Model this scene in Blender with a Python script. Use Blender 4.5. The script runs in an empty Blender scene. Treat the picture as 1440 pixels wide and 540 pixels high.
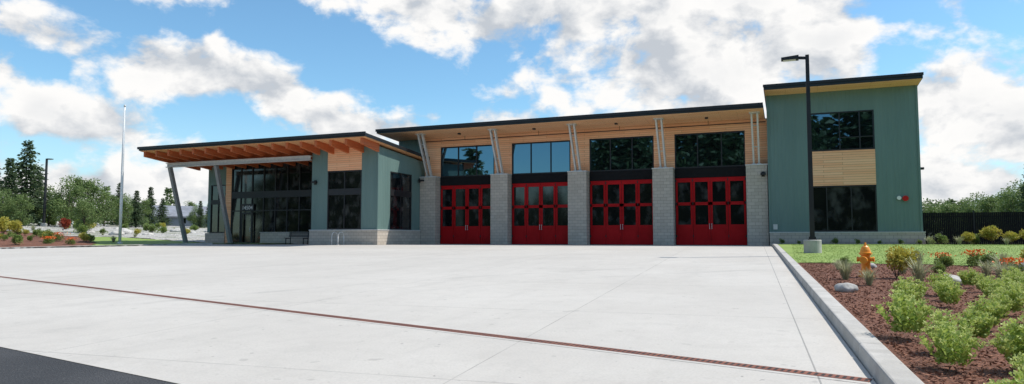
import bpy, math, random
import numpy as np
from mathutils import Vector, Matrix
random.seed(7); rng=np.random.default_rng(7)
scene=bpy.context.scene
COL=scene.collection
scene.view_settings.view_transform='Standard'
scene.view_settings.look='None'
scene.view_settings.exposure=0

# ------------------------------------------------------------ node helpers
class NT:
    def __init__(s,nt):
        s.nt=nt; nt.nodes.clear()
    def n(s,t,**kw):
        nd=s.nt.nodes.new(t)
        for k,v in kw.items(): setattr(nd,k,v)
        return nd
    def put(s,sock,v):
        if isinstance(v,bpy.types.NodeSocket): s.nt.links.new(v,sock)
        else: sock.default_value=v
    def math(s,op,a,b=0.0,c=None,clamp=False):
        nd=s.n('ShaderNodeMath',operation=op); nd.use_clamp=clamp
        s.put(nd.inputs[0],a); s.put(nd.inputs[1],b)
        if c is not None: s.put(nd.inputs[2],c)
        return nd.outputs[0]
    def vmath(s,op,a,b=(0,0,0)):
        nd=s.n('ShaderNodeVectorMath',operation=op)
        s.put(nd.inputs[0],a); s.put(nd.inputs[1],b)
        return nd.outputs[0]
    def sep(s,v):
        nd=s.n('ShaderNodeSeparateXYZ'); s.put(nd.inputs[0],v); return nd.outputs
    def comb(s,x,y,z):
        nd=s.n('ShaderNodeCombineXYZ')
        for i,q in enumerate((x,y,z)): s.put(nd.inputs[i],q)
        return nd.outputs[0]
    def noise(s,vec,scale=5,detail=4,rough=.5,dist=0):
        nd=s.n('ShaderNodeTexNoise'); s.put(nd.inputs['Vector'],vec)
        nd.inputs['Scale'].default_value=scale; nd.inputs['Detail'].default_value=detail
        nd.inputs['Roughness'].default_value=rough; nd.inputs['Distortion'].default_value=dist
        return nd.outputs[0]
    def voro(s,vec,scale=5,out='Distance'):
        nd=s.n('ShaderNodeTexVoronoi'); s.put(nd.inputs['Vector'],vec); nd.inputs['Scale'].default_value=scale
        return nd.outputs[out]
    def mix(s,f,a,b,mode='MIX'):
        nd=s.n('ShaderNodeMix',data_type='RGBA',blend_type=mode)
        s.put(nd.inputs[0],f); s.put(nd.inputs[6],a); s.put(nd.inputs[7],b)
        return nd.outputs[2]
    def ss(s,v,a,b,lo=0.0,hi=1.0):
        nd=s.n('ShaderNodeMapRange',interpolation_type='SMOOTHSTEP')
        s.put(nd.inputs[0],v)
        for i,q in zip((1,2,3,4),(a,b,lo,hi)): s.put(nd.inputs[i],q)
        return nd.outputs[0]
    def bump(s,h,strength=.5,dist=.02):
        nd=s.n('ShaderNodeBump'); nd.inputs['Strength'].default_value=strength; nd.inputs['Distance'].default_value=dist
        s.put(nd.inputs['Height'],h); return nd.outputs[0]
def C(c): return (c[0],c[1],c[2],1.0)
MATS={}
def newmat(name,fn):
    if name in MATS: return MATS[name]
    m=bpy.data.materials.new(name); m.use_nodes=True
    t=NT(m.node_tree); out=t.n('ShaderNodeOutputMaterial'); p=t.n('ShaderNodeBsdfPrincipled')
    t.nt.links.new(p.outputs[0],out.inputs[0])
    fn(t,p); MATS[name]=m; return m
def pos(t): return t.n('ShaderNodeNewGeometry').outputs['Position']
def objc(t): return t.n('ShaderNodeTexCoord').outputs['Object']
def simple(name,c,rough=.6,metal=0,var=.15,scale=6,bump=0,spec=None):
    def f(t,p):
        v=objc(t); n=t.noise(v,scale,5,.6)
        d=t.mix(t.ss(n,.3,.7),C([q*(1-var) for q in c]),C([min(1,q*(1+var)) for q in c]))
        t.put(p.inputs['Base Color'],d); p.inputs['Roughness'].default_value=rough; p.inputs['Metallic'].default_value=metal
        if bump: t.put(p.inputs['Normal'],t.bump(t.noise(v,scale*6,4,.6),bump,.01))
        if spec is not None: p.inputs['IOR'].default_value=spec
    return newmat(name,f)

def f_conc(t,p):
    v=pos(t); x,y,z=t.sep(v)
    big=t.noise(v,.22,5,.6); mid=t.noise(v,2.6,7,.72); fine=t.noise(v,45,3,.6)
    st=t.noise(t.comb(t.math('MULTIPLY',x,.5),t.math('MULTIPLY',y,.05),0),1.9,6,.7)
    a=t.mix(t.ss(big,.3,.7),C((.465,.436,.396)),C((.525,.496,.454)))
    a=t.mix(t.math('MULTIPLY',t.ss(mid,.42,.72),.42),a,C((.395,.370,.337)))
    a=t.mix(t.math('MULTIPLY',t.ss(st,.5,.72),.38),a,C((.38,.358,.327)))
    a=t.mix(t.math('MULTIPLY',t.ss(fine,.42,.7),.3),a,C((.31,.29,.265)))
    spots=t.noise(v,4.1,2,.5); a=t.mix(t.math('MULTIPLY',t.ss(spots,.70,.76),.40),a,C((.24,.225,.205)))
    sp2=t.noise(v,11,1,.5); a=t.mix(t.math('MULTIPLY',t.ss(sp2,.76,.80),.6),a,C((.15,.14,.13)))
    cx=t.math('SUBTRACT',x,14.0); cy=t.math('SUBTRACT',y,2.0)
    rr=t.math('SQRT',t.math('ADD',t.math('MULTIPLY',cx,cx),t.math('MULTIPLY',cy,cy)))
    tr=None
    for r0,w0 in ((23.0,.16),(25.1,.16),(31.5,.14),(33.4,.14)):
        q=t.ss(t.math('ABSOLUTE',t.math('SUBTRACT',rr,r0)),w0*.5,w0*1.4,1,0); tr=q if tr is None else t.math('MAXIMUM',tr,q)
    a=t.mix(t.math('MULTIPLY',tr,t.ss(t.noise(v,.7,4,.7),.42,.68,0,.26)),a,C((.22,.21,.2)))
    ang=math.radians(-4)
    xr=t.math('ADD',t.math('MULTIPLY',x,math.cos(ang)),t.math('MULTIPLY',y,-math.sin(ang)))
    yr=t.math('ADD',t.math('MULTIPLY',x,math.sin(ang)),t.math('MULTIPLY',y,math.cos(ang)))
    def joint(c,pitch,off,wd=.007):
        q=t.math('FRACT',t.math('DIVIDE',t.math('ADD',c,off),pitch))
        q=t.math('ABSOLUTE',t.math('SUBTRACT',q,.5))
        return t.math('LESS_THAN',q,wd/pitch)
    j=t.math('MAXIMUM',joint(xr,4.6,400.2,.006),joint(yr,4.6,401.7,.008))
    slab=t.n('ShaderNodeTexWhiteNoise',noise_dimensions='2D')
    t.put(slab.inputs[0],t.comb(t.math('FLOOR',t.math('ADD',t.math('DIVIDE',t.math('ADD',xr,400.2),4.6),.5)),t.math('FLOOR',t.math('ADD',t.math('DIVIDE',t.math('ADD',yr,401.7),4.6),.5)),0))
    a=t.mix(t.math('MULTIPLY',slab.outputs[0],.15),a,C((.36,.335,.305)))
    jn=t.ss(t.noise(v,.8,3,.6),.3,.65,.3,.75)
    a=t.mix(t.math('MULTIPLY',j,jn),a,C((.15,.142,.13)))
    gx=t.math('SUBTRACT',t.math('SUBTRACT',.905,t.math('MULTIPLY',y,.0454)),x)
    g=t.math('LESS_THAN',t.math('ABSOLUTE',t.math('SUBTRACT',gx,.42)),.008)
    a=t.mix(t.math('MULTIPLY',g,.6),a,C((.13,.13,.125)))
    t.put(p.inputs['Base Color'],a); p.inputs['Roughness'].default_value=.85
    t.put(p.inputs['Normal'],t.bump(fine,.25,.006))
M_conc=newmat('concrete',f_conc)
def f_kerb(t,p):
    v=pos(t); a=t.mix(t.ss(t.noise(v,2.5,6,.65),.3,.7),C((.37,.35,.32)),C((.49,.465,.43)))
    a=t.mix(t.math('MULTIPLY',t.ss(t.noise(v,40,3,.6),.45,.7),.3),a,C((.25,.245,.23)))
    t.put(p.inputs['Base Color'],a); p.inputs['Roughness'].default_value=.9
    t.put(p.inputs['Normal'],t.bump(t.noise(v,50,3,.6),.4,.01))
M_kerb=newmat('kerb_concrete',f_kerb)
def f_asph(t,p):
    v=pos(t); f=t.voro(v,70); n=t.noise(v,.6,5,.6)
    a=t.mix(t.ss(n,.3,.7),C((.026,.027,.030)),C((.045,.045,.048)))
    a=t.mix(t.ss(t.noise(v,60,2,.7),.5,.75,0,.6),a,C((.12,.12,.12)))
    t.put(p.inputs['Base Color'],a); p.inputs['Roughness'].default_value=.9
    t.put(p.inputs['Normal'],t.bump(f,.8,.01))
M_asph=newmat('asphalt',f_asph)
def f_mulch(t,p):
    v=pos(t); c=t.voro(t.vmath('MULTIPLY',v,(1,1.4,1)),34,'Color'); d=t.voro(v,34)
    r,g,b=t.sep(c)
    a=t.mix(r,C((.10,.040,.024)),C((.26,.11,.064)))
    a=t.mix(t.ss(t.noise(v,1.3,4,.6),.4,.7,0,.35),a,C((.07,.034,.024)))
    t.put(p.inputs['Base Color'],a); p.inputs['Roughness'].default_value=.95
    t.put(p.inputs['Normal'],t.bump(t.math('ADD',d,t.noise(v,40,4,.7)),.8,.03))
M_mulch=newmat('bark_mulch',f_mulch)
M_chip=newmat('bark_chip',lambda t,p:(t.put(p.inputs['Base Color'],t.mix(t.ss(t.noise(pos(t),23,2,.7),.3,.7),C((.09,.036,.022)),C((.35,.16,.095)))),setattr(p.inputs['Roughness'],'default_value',.9)))
def grassf(a1,b1,c1,bs=.3):
    def f(t,p):
        v=pos(t); a=t.mix(t.ss(t.noise(v,.35,5,.6),.3,.7),C(a1),C(b1))
        a=t.mix(t.ss(t.noise(v,9,5,.7),.4,.75,0,.35),a,C(c1))
        t.put(p.inputs['Base Color'],a); p.inputs['Roughness'].default_value=.9
        t.put(p.inputs['Normal'],t.bump(t.noise(v,35,4,.7),bs,.02))
    return f
M_lawn=newmat('lawn_grass',grassf((.17,.25,.045),(.23,.31,.07),(.14,.21,.04),.15))
M_field=newmat('field_grass',grassf((.07,.10,.03),(.15,.16,.07),(.04,.06,.02)))
M_blade=newmat('grass_blade',grassf((.19,.275,.05),(.25,.335,.08),(.17,.25,.045)))
def f_gravel(t,p):
    v=pos(t); c=t.voro(v,7,'Color'); d=t.voro(v,7)
    a=t.mix(t.sep(c)[0],C((.25,.24,.215)),C((.50,.48,.445)))
    a=t.mix(t.ss(t.noise(v,.25,4,.6),.50,.64,0,.65),a,C((.13,.15,.06)))
    t.put(p.inputs['Base Color'],a); p.inputs['Roughness'].default_value=.9
    t.put(p.inputs['Normal'],t.bump(d,1,.08))
M_gravel=newmat('gravel_rock',f_gravel)
def f_cmu(t,p):
    v=pos(t); x,y,z=t.sep(v)
    uv=t.comb(t.math('ADD',x,y),z,0)
    b=t.n('ShaderNodeTexBrick'); t.put(b.inputs['Vector'],uv)
    b.inputs['Color1'].default_value=C((.46,.40,.335)); b.inputs['Color2'].default_value=C((.55,.485,.41))
    b.inputs['Mortar'].default_value=C((.29,.255,.215)); b.inputs['Scale'].default_value=1
    b.inputs['Mortar Size'].default_value=.010; b.inputs['Brick Width'].default_value=.4; b.inputs['Row Height'].default_value=.2
    a=t.mix(t.ss(t.noise(v,30,3,.6),.45,.75,0,.16),b.outputs[0],C((.26,.23,.195)))
    a=t.mix(t.ss(t.noise(v,.7,4,.6),.45,.75,0,.2),a,C((.34,.30,.25)))
    a=t.mix(t.ss(z,.0,.5,.2,0),a,C((.2,.18,.15)))
    t.put(p.inputs['Base Color'],a); p.inputs['Roughness'].default_value=.9
    t.put(p.inputs['Normal'],t.bump(t.math('SUBTRACT',t.noise(v,40,4,.7),t.math('MULTIPLY',b.outputs[1],1.2)),.35,.012))
M_cmu=newmat('concrete_block',f_cmu)
def woodf(plan,c1,c2,row=.14,dark=(.20,.085,.035)):
    def f(t,p):
        v=pos(t); x,y,z=t.sep(v)
        uv=t.comb(x,y,0) if plan else t.comb(t.math('ADD',x,y),z,0)
        b=t.n('ShaderNodeTexBrick'); t.put(b.inputs['Vector'],uv)
        b.inputs['Color1'].default_value=C(c1); b.inputs['Color2'].default_value=C(c2); b.inputs['Mortar'].default_value=C(dark)
        b.inputs['Scale'].default_value=1; b.inputs['Mortar Size'].default_value=.006; b.inputs['Brick Width'].default_value=2.7; b.inputs['Row Height'].default_value=row
        b.offset=.37
        g=t.noise(t.vmath('MULTIPLY',v,(.6,14,14) if not plan else (.6,20,1)),3,5,.6,.6)
        a=t.mix(t.ss(g,.35,.7,0,.3),b.outputs[0],C([q*.72 for q in c1]))
        t.put(p.inputs['Base Color'],a); p.inputs['Roughness'].default_value=.6
        t.put(p.inputs['Normal'],t.bump(t.math('MULTIPLY',b.outputs[1],-1.0),.5,.01))
    return f
M_wood=newmat('cedar_siding',woodf(False,(.88,.43,.225),(.97,.57,.33)))
M_soffit=newmat('cedar_soffit',woodf(True,(.94,.49,.25),(.99,.61,.35)))
M_deck=newmat('canopy_deck',woodf(True,(.86,.42,.19),(.94,.52,.25)))
M_glulam=newmat('glulam_beam',woodf(False,(.56,.13,.04),(.68,.18,.055),.04,(.3,.09,.03)))
def f_side(t,p):
    v=pos(t); a=t.mix(t.ss(t.noise(t.vmath('MULTIPLY',v,(1,1,.15)),1.2,4,.6),.3,.7),C((.120,.192,.175)),C((.140,.218,.198)))
    t.put(p.inputs['Base Color'],a); p.inputs['Roughness'].default_value=.5; p.inputs['Metallic'].default_value=.0
M_siding=newmat('green_metal_siding',f_side)
M_black=simple('black_metal',(.012,.012,.014),.5,0,.2)
M_matt=simple('matt_black_panel',(.010,.010,.011),.85,0,.2,spec=1.3)
M_fascia=simple('dark_fascia_metal',(.016,.022,.026),.45,.2,.15,2)
M_steel=simple('grey_painted_steel',(.56,.55,.53),.5,.0,.1)
M_col=simple('dark_grey_steel',(.27,.275,.28),.5,.1,.1)
M_white=simple('white_paint',(.75,.75,.74),.4,0,.05)
def f_red(t,p):
    v=pos(t); a=t.mix(t.ss(t.noise(v,1.1,4,.6),.3,.7),C((.38,.004,.006)),C((.46,.007,.010)))
    t.put(p.inputs['Base Color'],a); p.inputs['Roughness'].default_value=.5; p.inputs['IOR'].default_value=1.25
M_red=newmat('red_door_paint',f_red)
M_redd=simple('red_lens',(.5,.01,.01),.3)
def f_glass(t,p):
    v=pos(t)
    p.inputs['Base Color'].default_value=C((.005,.007,.008)); p.inputs['Roughness'].default_value=.015; p.inputs['IOR'].default_value=2.9
    p.inputs['Specular Tint'].default_value=C((.45,.78,1.0))
    t.put(p.inputs['Normal'],t.bump(t.noise(v,.5,2,.5),.10,.04))
M_glass=newmat('dark_window_glass',f_glass)
def f_glass2(t,p):
    v=pos(t); x,y,z=t.sep(v)
    n=t.noise(t.comb(t.math('MULTIPLY',x,1.3),t.math('MULTIPLY',y,1.3),t.math('MULTIPLY',z,.9)),1.4,2,.5)
    t.put(p.inputs['Base Color'],t.mix(t.ss(n,.46,.78),C((.006,.007,.008)),C((.06,.062,.06)))); p.inputs['Roughness'].default_value=.06; p.inputs['IOR'].default_value=1.6
M_glass2=newmat('door_window_glass',f_glass2)
M_orange=simple('orange_hydrant_paint',(.92,.32,.02),.4,0,.12,9,.1)
M_stone=simple('boulder_stone',(.44,.42,.39),.9,0,.3,5,.8)
def f_rust(t,p):
    v=objc(t); x,y,z=t.sep(v)
    q=t.math('FRACT',t.math('MULTIPLY',x,18)); s=t.math('LESS_THAN',t.math('ABSOLUTE',t.math('SUBTRACT',q,.5)),.25)
    e=t.math('LESS_THAN',t.math('ABSOLUTE',y),.05); s=t.math('MULTIPLY',s,e)
    a=t.mix(t.ss(t.noise(v,3,5,.7),.3,.7),C((.14,.040,.024)),C((.24,.085,.048)))
    a=t.mix(t.math('MULTIPLY',s,.95),a,C((.012,.01,.009)))
    t.put(p.inputs['Base Color'],a); p.inputs['Roughness'].default_value=.8
M_rust=newmat('rusted_iron_grate',f_rust)
def leafm(name,a1,b1,scale=1.5,tr=.25):
    def f(t,p):
        v=objc(t)
        a=t.mix(t.ss(t.noise(v,scale,4,.7),.3,.7),C(a1),C(b1))
        t.put(p.inputs['Base Color'],a); p.inputs['Roughness'].default_value=.6
        out=[n for n in t.nt.nodes if n.type=='OUTPUT_MATERIAL'][0]
        tl=t.n('ShaderNodeBsdfTranslucent'); t.put(tl.inputs[0],a)
        mx=t.n('ShaderNodeMixShader'); mx.inputs[0].default_value=tr
        t.nt.links.new(p.outputs[0],mx.inputs[1]); t.nt.links.new(tl.outputs[0],mx.inputs[2]); t.nt.links.new(mx.outputs[0],out.inputs[0])
    return newmat(name,f)
M_conif=leafm('conifer_needles',(.05,.085,.035),(.10,.145,.06),.6,.25)
M_decid=leafm('broad_leaves',(.10,.16,.045),(.21,.28,.085),.5,.35)
M_wood2=leafm('mixed_wood_leaves',(.07,.12,.035),(.17,.23,.075),.12,.3)
M_sedum=leafm('sedum_leaves',(.22,.33,.05),(.50,.58,.14),7,.35)
M_sflow=leafm('sedum_flower_heads',(.46,.54,.15),(.66,.70,.27),9,.3)
M_tuft=leafm('tuft_blades',(.26,.27,.14),(.50,.50,.32),4,.3)
M_shrub=leafm('shrub_leaves',(.10,.17,.035),(.26,.33,.08),4,.3)
M_yshrub=leafm('yellow_shrub_leaves',(.32,.33,.05),(.58,.48,.09),4,.3)
M_rleaf=leafm('red_leaves',(.22,.03,.015),(.42,.08,.03),3,.3)
M_oflow=leafm('orange_petals',(.65,.08,.01),(.85,.22,.02),9,.2)
M_bark=simple('tree_bark',(.09,.065,.045),.9,0,.3,4,.6)
M_roofh=simple('grey_shingle',(.20,.21,.24),.85,0,.2,1)
M_hwall=simple('house_siding_paint',(.20,.22,.25),.7,0,.1,1)

# ------------------------------------------------------------ mesh helpers
WORLD={}
def put(name,me,mats,parent,origin):
    ob=bpy.data.objects.new(name,me); COL.objects.link(ob)
    for m in (mats if isinstance(mats,(list,tuple)) else [mats]): me.materials.append(m)
    WORLD[ob.name]=Vector(origin)
    if parent is not None:
        ob.parent=parent; ob.location=Vector(origin)-WORLD[parent.name]
    else: ob.location=Vector(origin)
    return ob
def meta(ob,label=None,category=None,group=None,kind=None):
    if label: ob['label']=label
    if category: ob['category']=category
    if group: ob['group']=group
    if kind: ob['kind']=kind
    return ob
def empty(name,loc,label,category,group=None):
    e=bpy.data.objects.new(name,None); COL.objects.link(e); e.location=loc; e.empty_display_size=.2
    WORLD[e.name]=Vector(loc); return meta(e,label,category,group)
class MB:
    def __init__(s): s.v=[]; s.f=[]; s.smooth=False
    def box(s,x0,x1,y0,y1,z0,z1):
        n=len(s.v); s.v+=[(x0,y0,z0),(x1,y0,z0),(x1,y1,z0),(x0,y1,z0),(x0,y0,z1),(x1,y0,z1),(x1,y1,z1),(x0,y1,z1)]
        s.f+=[tuple(n+i for i in q) for q in ((0,3,2,1),(4,5,6,7),(0,1,5,4),(1,2,6,5),(2,3,7,6),(3,0,4,7))]; return s
    def hexa(s,pts):
        n=len(s.v); s.v+=[tuple(p) for p in pts]
        s.f+=[tuple(n+i for i in q) for q in ((0,3,2,1),(4,5,6,7),(0,1,5,4),(1,2,6,5),(2,3,7,6),(3,0,4,7))]; return s
    def bar(s,a,b,w,h,up=(0,0,1)):
        a=Vector(a);b=Vector(b);d=(b-a).normalized();u=Vector(up)
        r=d.cross(u)
        if r.length<1e-4: r=d.cross(Vector((0,1,0)))
        r.normalize(); u=r.cross(d).normalized(); r=r*w/2;u=u*h/2
        return s.hexa([a-r-u,a+r-u,a+r+u,a-r+u,b-r-u,b+r-u,b+r+u,b-r+u])
    def tube(s,a,b,r0,r1,n=10,cap=True):
        a=Vector(a);b=Vector(b);d=(b-a).normalized()
        x=d.orthogonal().normalized(); y=d.cross(x)
        k=len(s.v)
        for i in range(n):
            q=2*math.pi*i/n; o=x*math.cos(q)+y*math.sin(q); s.v.append(tuple(a+o*r0)); s.v.append(tuple(b+o*r1))
        for i in range(n):
            j=(i+1)%n; s.f.append((k+2*i,k+2*j,k+2*j+1,k+2*i+1))
        if cap: s.f.append(tuple(k+2*i for i in range(n))[::-1]); s.f.append(tuple(k+2*i+1 for i in range(n)))
        return s
    def lathe(s,c,prof,n=20,axis=None):
        k=len(s.v); cx,cy,cz=c
        for r,z in prof:
            for i in range(n):
                q=2*math.pi*i/n; s.v.append((cx+r*math.cos(q),cy+r*math.sin(q),cz+z))
        for j in range(len(prof)-1):
            for i in range(n):
                i2=(i+1)%n; s.f.append((k+j*n+i,k+j*n+i2,k+(j+1)*n+i2,k+(j+1)*n+i))
        s.f.append(tuple(k+i for i in range(n))[::-1]); s.f.append(tuple(k+(len(prof)-1)*n+i for i in range(n))); return s
    def poly(s,pts):
        n=len(s.v); s.v+=[tuple(p) for p in pts]; s.f.append(tuple(range(n,n+len(pts)))); return s
    def ob(s,name,mats,parent=None,origin=None,smooth=False,bevel=0):
        v=np.array(s.v,float)
        if origin is None: origin=((v[:,0].min()+v[:,0].max())/2,(v[:,1].min()+v[:,1].max())/2,v[:,2].min())
        me=bpy.data.meshes.new(name); me.from_pydata([tuple(q) for q in (v-np.array(origin))],[],s.f); me.update()
        if smooth: me.polygons.foreach_set('use_smooth',[True]*len(me.polygons))
        o=put(name,me,mats,parent,origin)
        if bevel:
            b=o.modifiers.new('b','BEVEL'); b.width=bevel; b.segments=2; b.limit_method='ANGLE'
        return o
def quads_mesh(name,V):
    V=np.asarray(V,dtype=np.float32).reshape(-1,4,3); N=len(V)
    me=bpy.data.meshes.new(name); me.vertices.add(4*N); me.vertices.foreach_set('co',V.reshape(-1))
    me.loops.add(4*N); me.loops.foreach_set('vertex_index',np.arange(4*N,dtype=np.int32))
    me.polygons.add(N); me.polygons.foreach_set('loop_start',np.arange(0,4*N,4,dtype=np.int32))
    me.polygons.foreach_set('loop_total',np.full(N,4,dtype=np.int32)); me.update(calc_edges=True); return me
def unit(a): return a/np.maximum(np.linalg.norm(a,axis=-1,keepdims=True),1e-9)
def leafq(c,d,L,w):
    c=np.asarray(c);d=unit(np.asarray(d)); r=rng.normal(size=c.shape); s=unit(np.cross(d,r))
    L=np.broadcast_to(np.asarray(L),(len(c),))[:,None]; w=np.broadcast_to(np.asarray(w),(len(c),))[:,None]
    return np.stack([c,c+d*L*.5+s*w,c+d*L,c+d*L*.5-s*w],axis=1)
def copy_thing(root,loc,rz=0,sc=1,sz=None,label=None):
    def cp(o,par):
        n=o.copy(); COL.objects.link(n)
        if par is not None: n.parent=par; n.matrix_parent_inverse=o.matrix_parent_inverse.copy()
        for ch in [q for q in bpy.data.objects if q.parent==o]: cp(ch,n)
        return n
    n=cp(root,None); n.location=loc; n.rotation_euler=(0,0,rz); n.scale=(sc,sc,sz if sz else sc)
    if label: n['label']=label
    return n

# ------------------------------------------------------------ terrain
def G(x,y):
    g=0.0 if y>37 else -.0225*(37-max(y,-12))
    st=44+max(0,30-y)*1.5
    t=min(1,max(0,(-x-st)/50)); return g+2.3*t
def poly_sheet(name,polys,off,mat,kind='structure'):
    m=MB()
    for p in polys: m.poly([(x,y,G(x,y)+off) for x,y in p])
    o=m.ob(name,mat,origin=(0,0,0)); return meta(o,kind=kind)
def inside(p,poly):
    c=False; x,y=p; n=len(poly)
    for i in range(n):
        x1,y1=poly[i]; x2,y2=poly[i-1]
        if (y1>y)!=(y2>y) and x<(x2-x1)*(y-y1)/(y2-y1)+x1: c=not c
    return c
def masked_sheet(name,poly,cell,off,mat,jit=0):
    xs=[p[0] for p in poly]; ys=[p[1] for p in poly]; m=MB(); idx={}
    x0,y0=min(xs),min(ys); nx=int((max(xs)-x0)/cell)+1; ny=int((max(ys)-y0)/cell)+1
    def V(i,j):
        if (i,j) not in idx:
            idx[(i,j)]=len(m.v); x=x0+i*cell; y=y0+j*cell; m.v.append((x,y,G(x,y)+off+random.uniform(0,jit)))
        return idx[(i,j)]
    for j in range(ny):
        for i in range(nx):
            if inside((x0+(i+.5)*cell,y0+(j+.5)*cell),poly): m.f.append((V(i,j),V(i+1,j),V(i+1,j+1),V(i,j+1)))
    return meta(m.ob(name,mat,origin=(0,0,0),smooth=True),kind='structure')
xs=[-1500,-700,-300,-200]+list(range(-150,-40,5))+[-30,-20,-10,0,10,20,40,80,150,300,700,1500]
ys=[-1500,-500,-200,-60,-12,0,10,15,20,25,30,37,45,50,60,80,110,150,200,400,900,1500]
m=MB()
for y in ys:
    for x in xs: m.v.append((x,y,G(x,y)-.06))
nx=len(xs)
for j in range(len(ys)-1):
    for i in range(nx-1): a=j*nx+i; m.f.append((a,a+1,a+nx+1,a+nx))
meta(m.ob('ground',M_field,origin=(0,0,0)),kind='structure')

def kx(y): return .905-.0454*y
poly_sheet('concrete_apron',[[(kx(3.28),3.28),(kx(37),37),(-37.7,37),(-45,27),(-58,14.33)],
                             [(kx(37),37),(kx(43),44.4),(-24.9,44.4),(-24.9,37)]],0.0,M_conc)
poly_sheet('road',[[(-60,14.7),(-60,-12),(40,-12),(40,-4.1)]],-.004,M_asph)
poly_sheet('path',[[(-33,37),(-24.9,37),(-24.9,41.2),(-33,41.2)],[(-44,39.8),(-33,39.8),(-33,41.2),(-44,41.2)]],.004,M_kerb)
masked_sheet('front_lawn',[(-33,37),(-33,39.8),(-44,39.8),(-44,42),(-54,42),(-54,39),(-46,34.2),(-42.0,30.9),(-37.9,37)],.25,.06,M_lawn,.02)
masked_sheet('mulch_bed_ground',[(-42.0,30.9),(-46,34.2),(-54,39),(-64,40),(-64,27),(-45.1,27)],.25,.04,M_mulch,.05)
masked_sheet('gravel_ground',[(-140,39),(-140,95),(-44,95),(-44,42),(-54,42),(-54,39),(-64,39.9)],1.0,.02,M_gravel,.12)
def ox(y): return kx(y)+.26
poly_sheet('planting_bed',[[(ox(1.5),1.5),(30,1.5),(30,21.3),(ox(21.3),21.3)],[(ox(42.0),42.0),(30,42.0),(30,44.5),(ox(44.5),44.5)]],.10,M_mulch)
m=MB(); 
e=[(x,21.2+.35*math.sin(x*.9)+.2*math.sin(x*2.3)) for x in np.linspace(.3,30,60)]
m.poly([(x,y,G(x,y)+.112) for x,y in [(ox(21.2),21.2)]+e+[(30,37),(ox(37),37)]])
m.poly([(x,y,G(x,y)+.112) for x,y in [(ox(37),37),(30,37),(30,42.1),(ox(42.1),42.1)]])
meta(m.ob('side_lawn',M_lawn,origin=(0,0,0)),kind='structure')

# kerbs
def kerb(a,b,w,h,seg=3.0,side=1):
    m=MB(); a=Vector(a+(0,)); b=Vector(b+(0,)); L=(b-a).length; d=(b-a)/L; r=Vector((d.y,-d.x,0))*side
    n=max(1,round(L/seg))
    for i in range(n):
        p=a+d*(L*i/n+.006); q=a+d*(L*(i+1)/n-.006)
        def P(c,o,z): c2=c+r*o; return (c2.x,c2.y,G(c2.x,c2.y)+z)
        m.hexa([P(p,0,-.1),P(p,w,-.1),P(p,w,h),P(p,.03,h),P(q,0,-.1),P(q,w,-.1),P(q,w,h),P(q,.03,h)])
    return m
m=kerb((kx(1.5),1.5),(kx(37),37),.24,.135)
m2=kerb((kx(37),37),(kx(42.6),42.6),.24,.135); n=len(m.v); m.v+=m2.v; m.f+=[tuple(n+i for i in f) for f in m2.f]
o=m.ob('kerb',M_kerb,bevel=.018); meta(o,kind='structure')
m=kerb((-45.5,26.4),(-37.8,36.9),.16,.10,3,-1); o=m.ob('kerb',M_kerb,bevel=.012); meta(o,kind='structure')

# trench drain
a=Vector((kx(6.35)-.03,6.35,0)); b=a+(Vector((-19.4,11.8,0))-a)*2.0
L=(b-a).length; ang=math.atan2(b.y-a.y,b.x-a.x)
def drain(name,w,off,mat):
    m=MB(); d=(b-a)/L; r=Vector((-d.y,d.x,0))
    def P(c,o,z): c2=c+r*o; return (c2.x,c2.y,G(c2.x,c2.y)+z)
    m.hexa([P(a,-w,-.02),P(a,w,-.02),P(b,w,-.02),P(b,-w,-.02),P(a,-w,off),P(a,w,off),P(b,w,off),P(b,-w,off)])
    v=np.array(m.v)-np.array(tuple(a+Vector((0,0,G(a.x,a.y)))))
    ca,sa=math.cos(-ang),math.sin(-ang)
    R=np.array([[ca,-sa,0],[sa,ca,0],[0,0,1]]); v=v@R.T
    me=bpy.data.meshes.new(name); me.from_pydata([tuple(q) for q in v],[],m.f); me.update()
    o=put(name,me,mat,None,(a.x,a.y,G(a.x,a.y))); o.rotation_euler=(0,0,ang); return o
dr=drain('trench_drain',.07,.006,M_rust); meta(dr,'long rusty iron trench drain grate set in the concrete apron','drain')
d2=drain('drain_surround',.14,.003,M_conc); meta(d2,kind='structure')

# ------------------------------------------------------------ fire station
FS=empty('fire_station',(-18,43,0),'green metal fire station with four red bay doors and cedar soffits','building')
PITCH=.2; RD=.010
def prof(s):
    q=s%PITCH
    if q<.11: return 0
    if q<.125: return (q-.11)/.015*RD
    if q<.175: return RD
    if q<.19: return (.19-q)/.015*RD
    return 0
def ribs(m,ax,c,out,s0,s1,z0,z1):
    bp=[s0,s1]; k=math.floor(s0/PITCH)
    while k*PITCH<s1:
        for q in (.11,.125,.175,.19): 
            s=k*PITCH+q
            if s0<s<s1: bp.append(s)
        k+=1
    bp=sorted(bp); z1f=z1 if callable(z1) else (lambda s:z1); n=len(m.v)
    for s in bp:
        o=c+out*prof(s)
        P=(s,o) if ax=='x' else (o,s)
        m.v.append((P[0],P[1],z0)); m.v.append((P[0],P[1],z1f(s)))
    for i in range(len(bp)-1): a=n+2*i; m.f.append((a,a+2,a+3,a+1))
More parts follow.
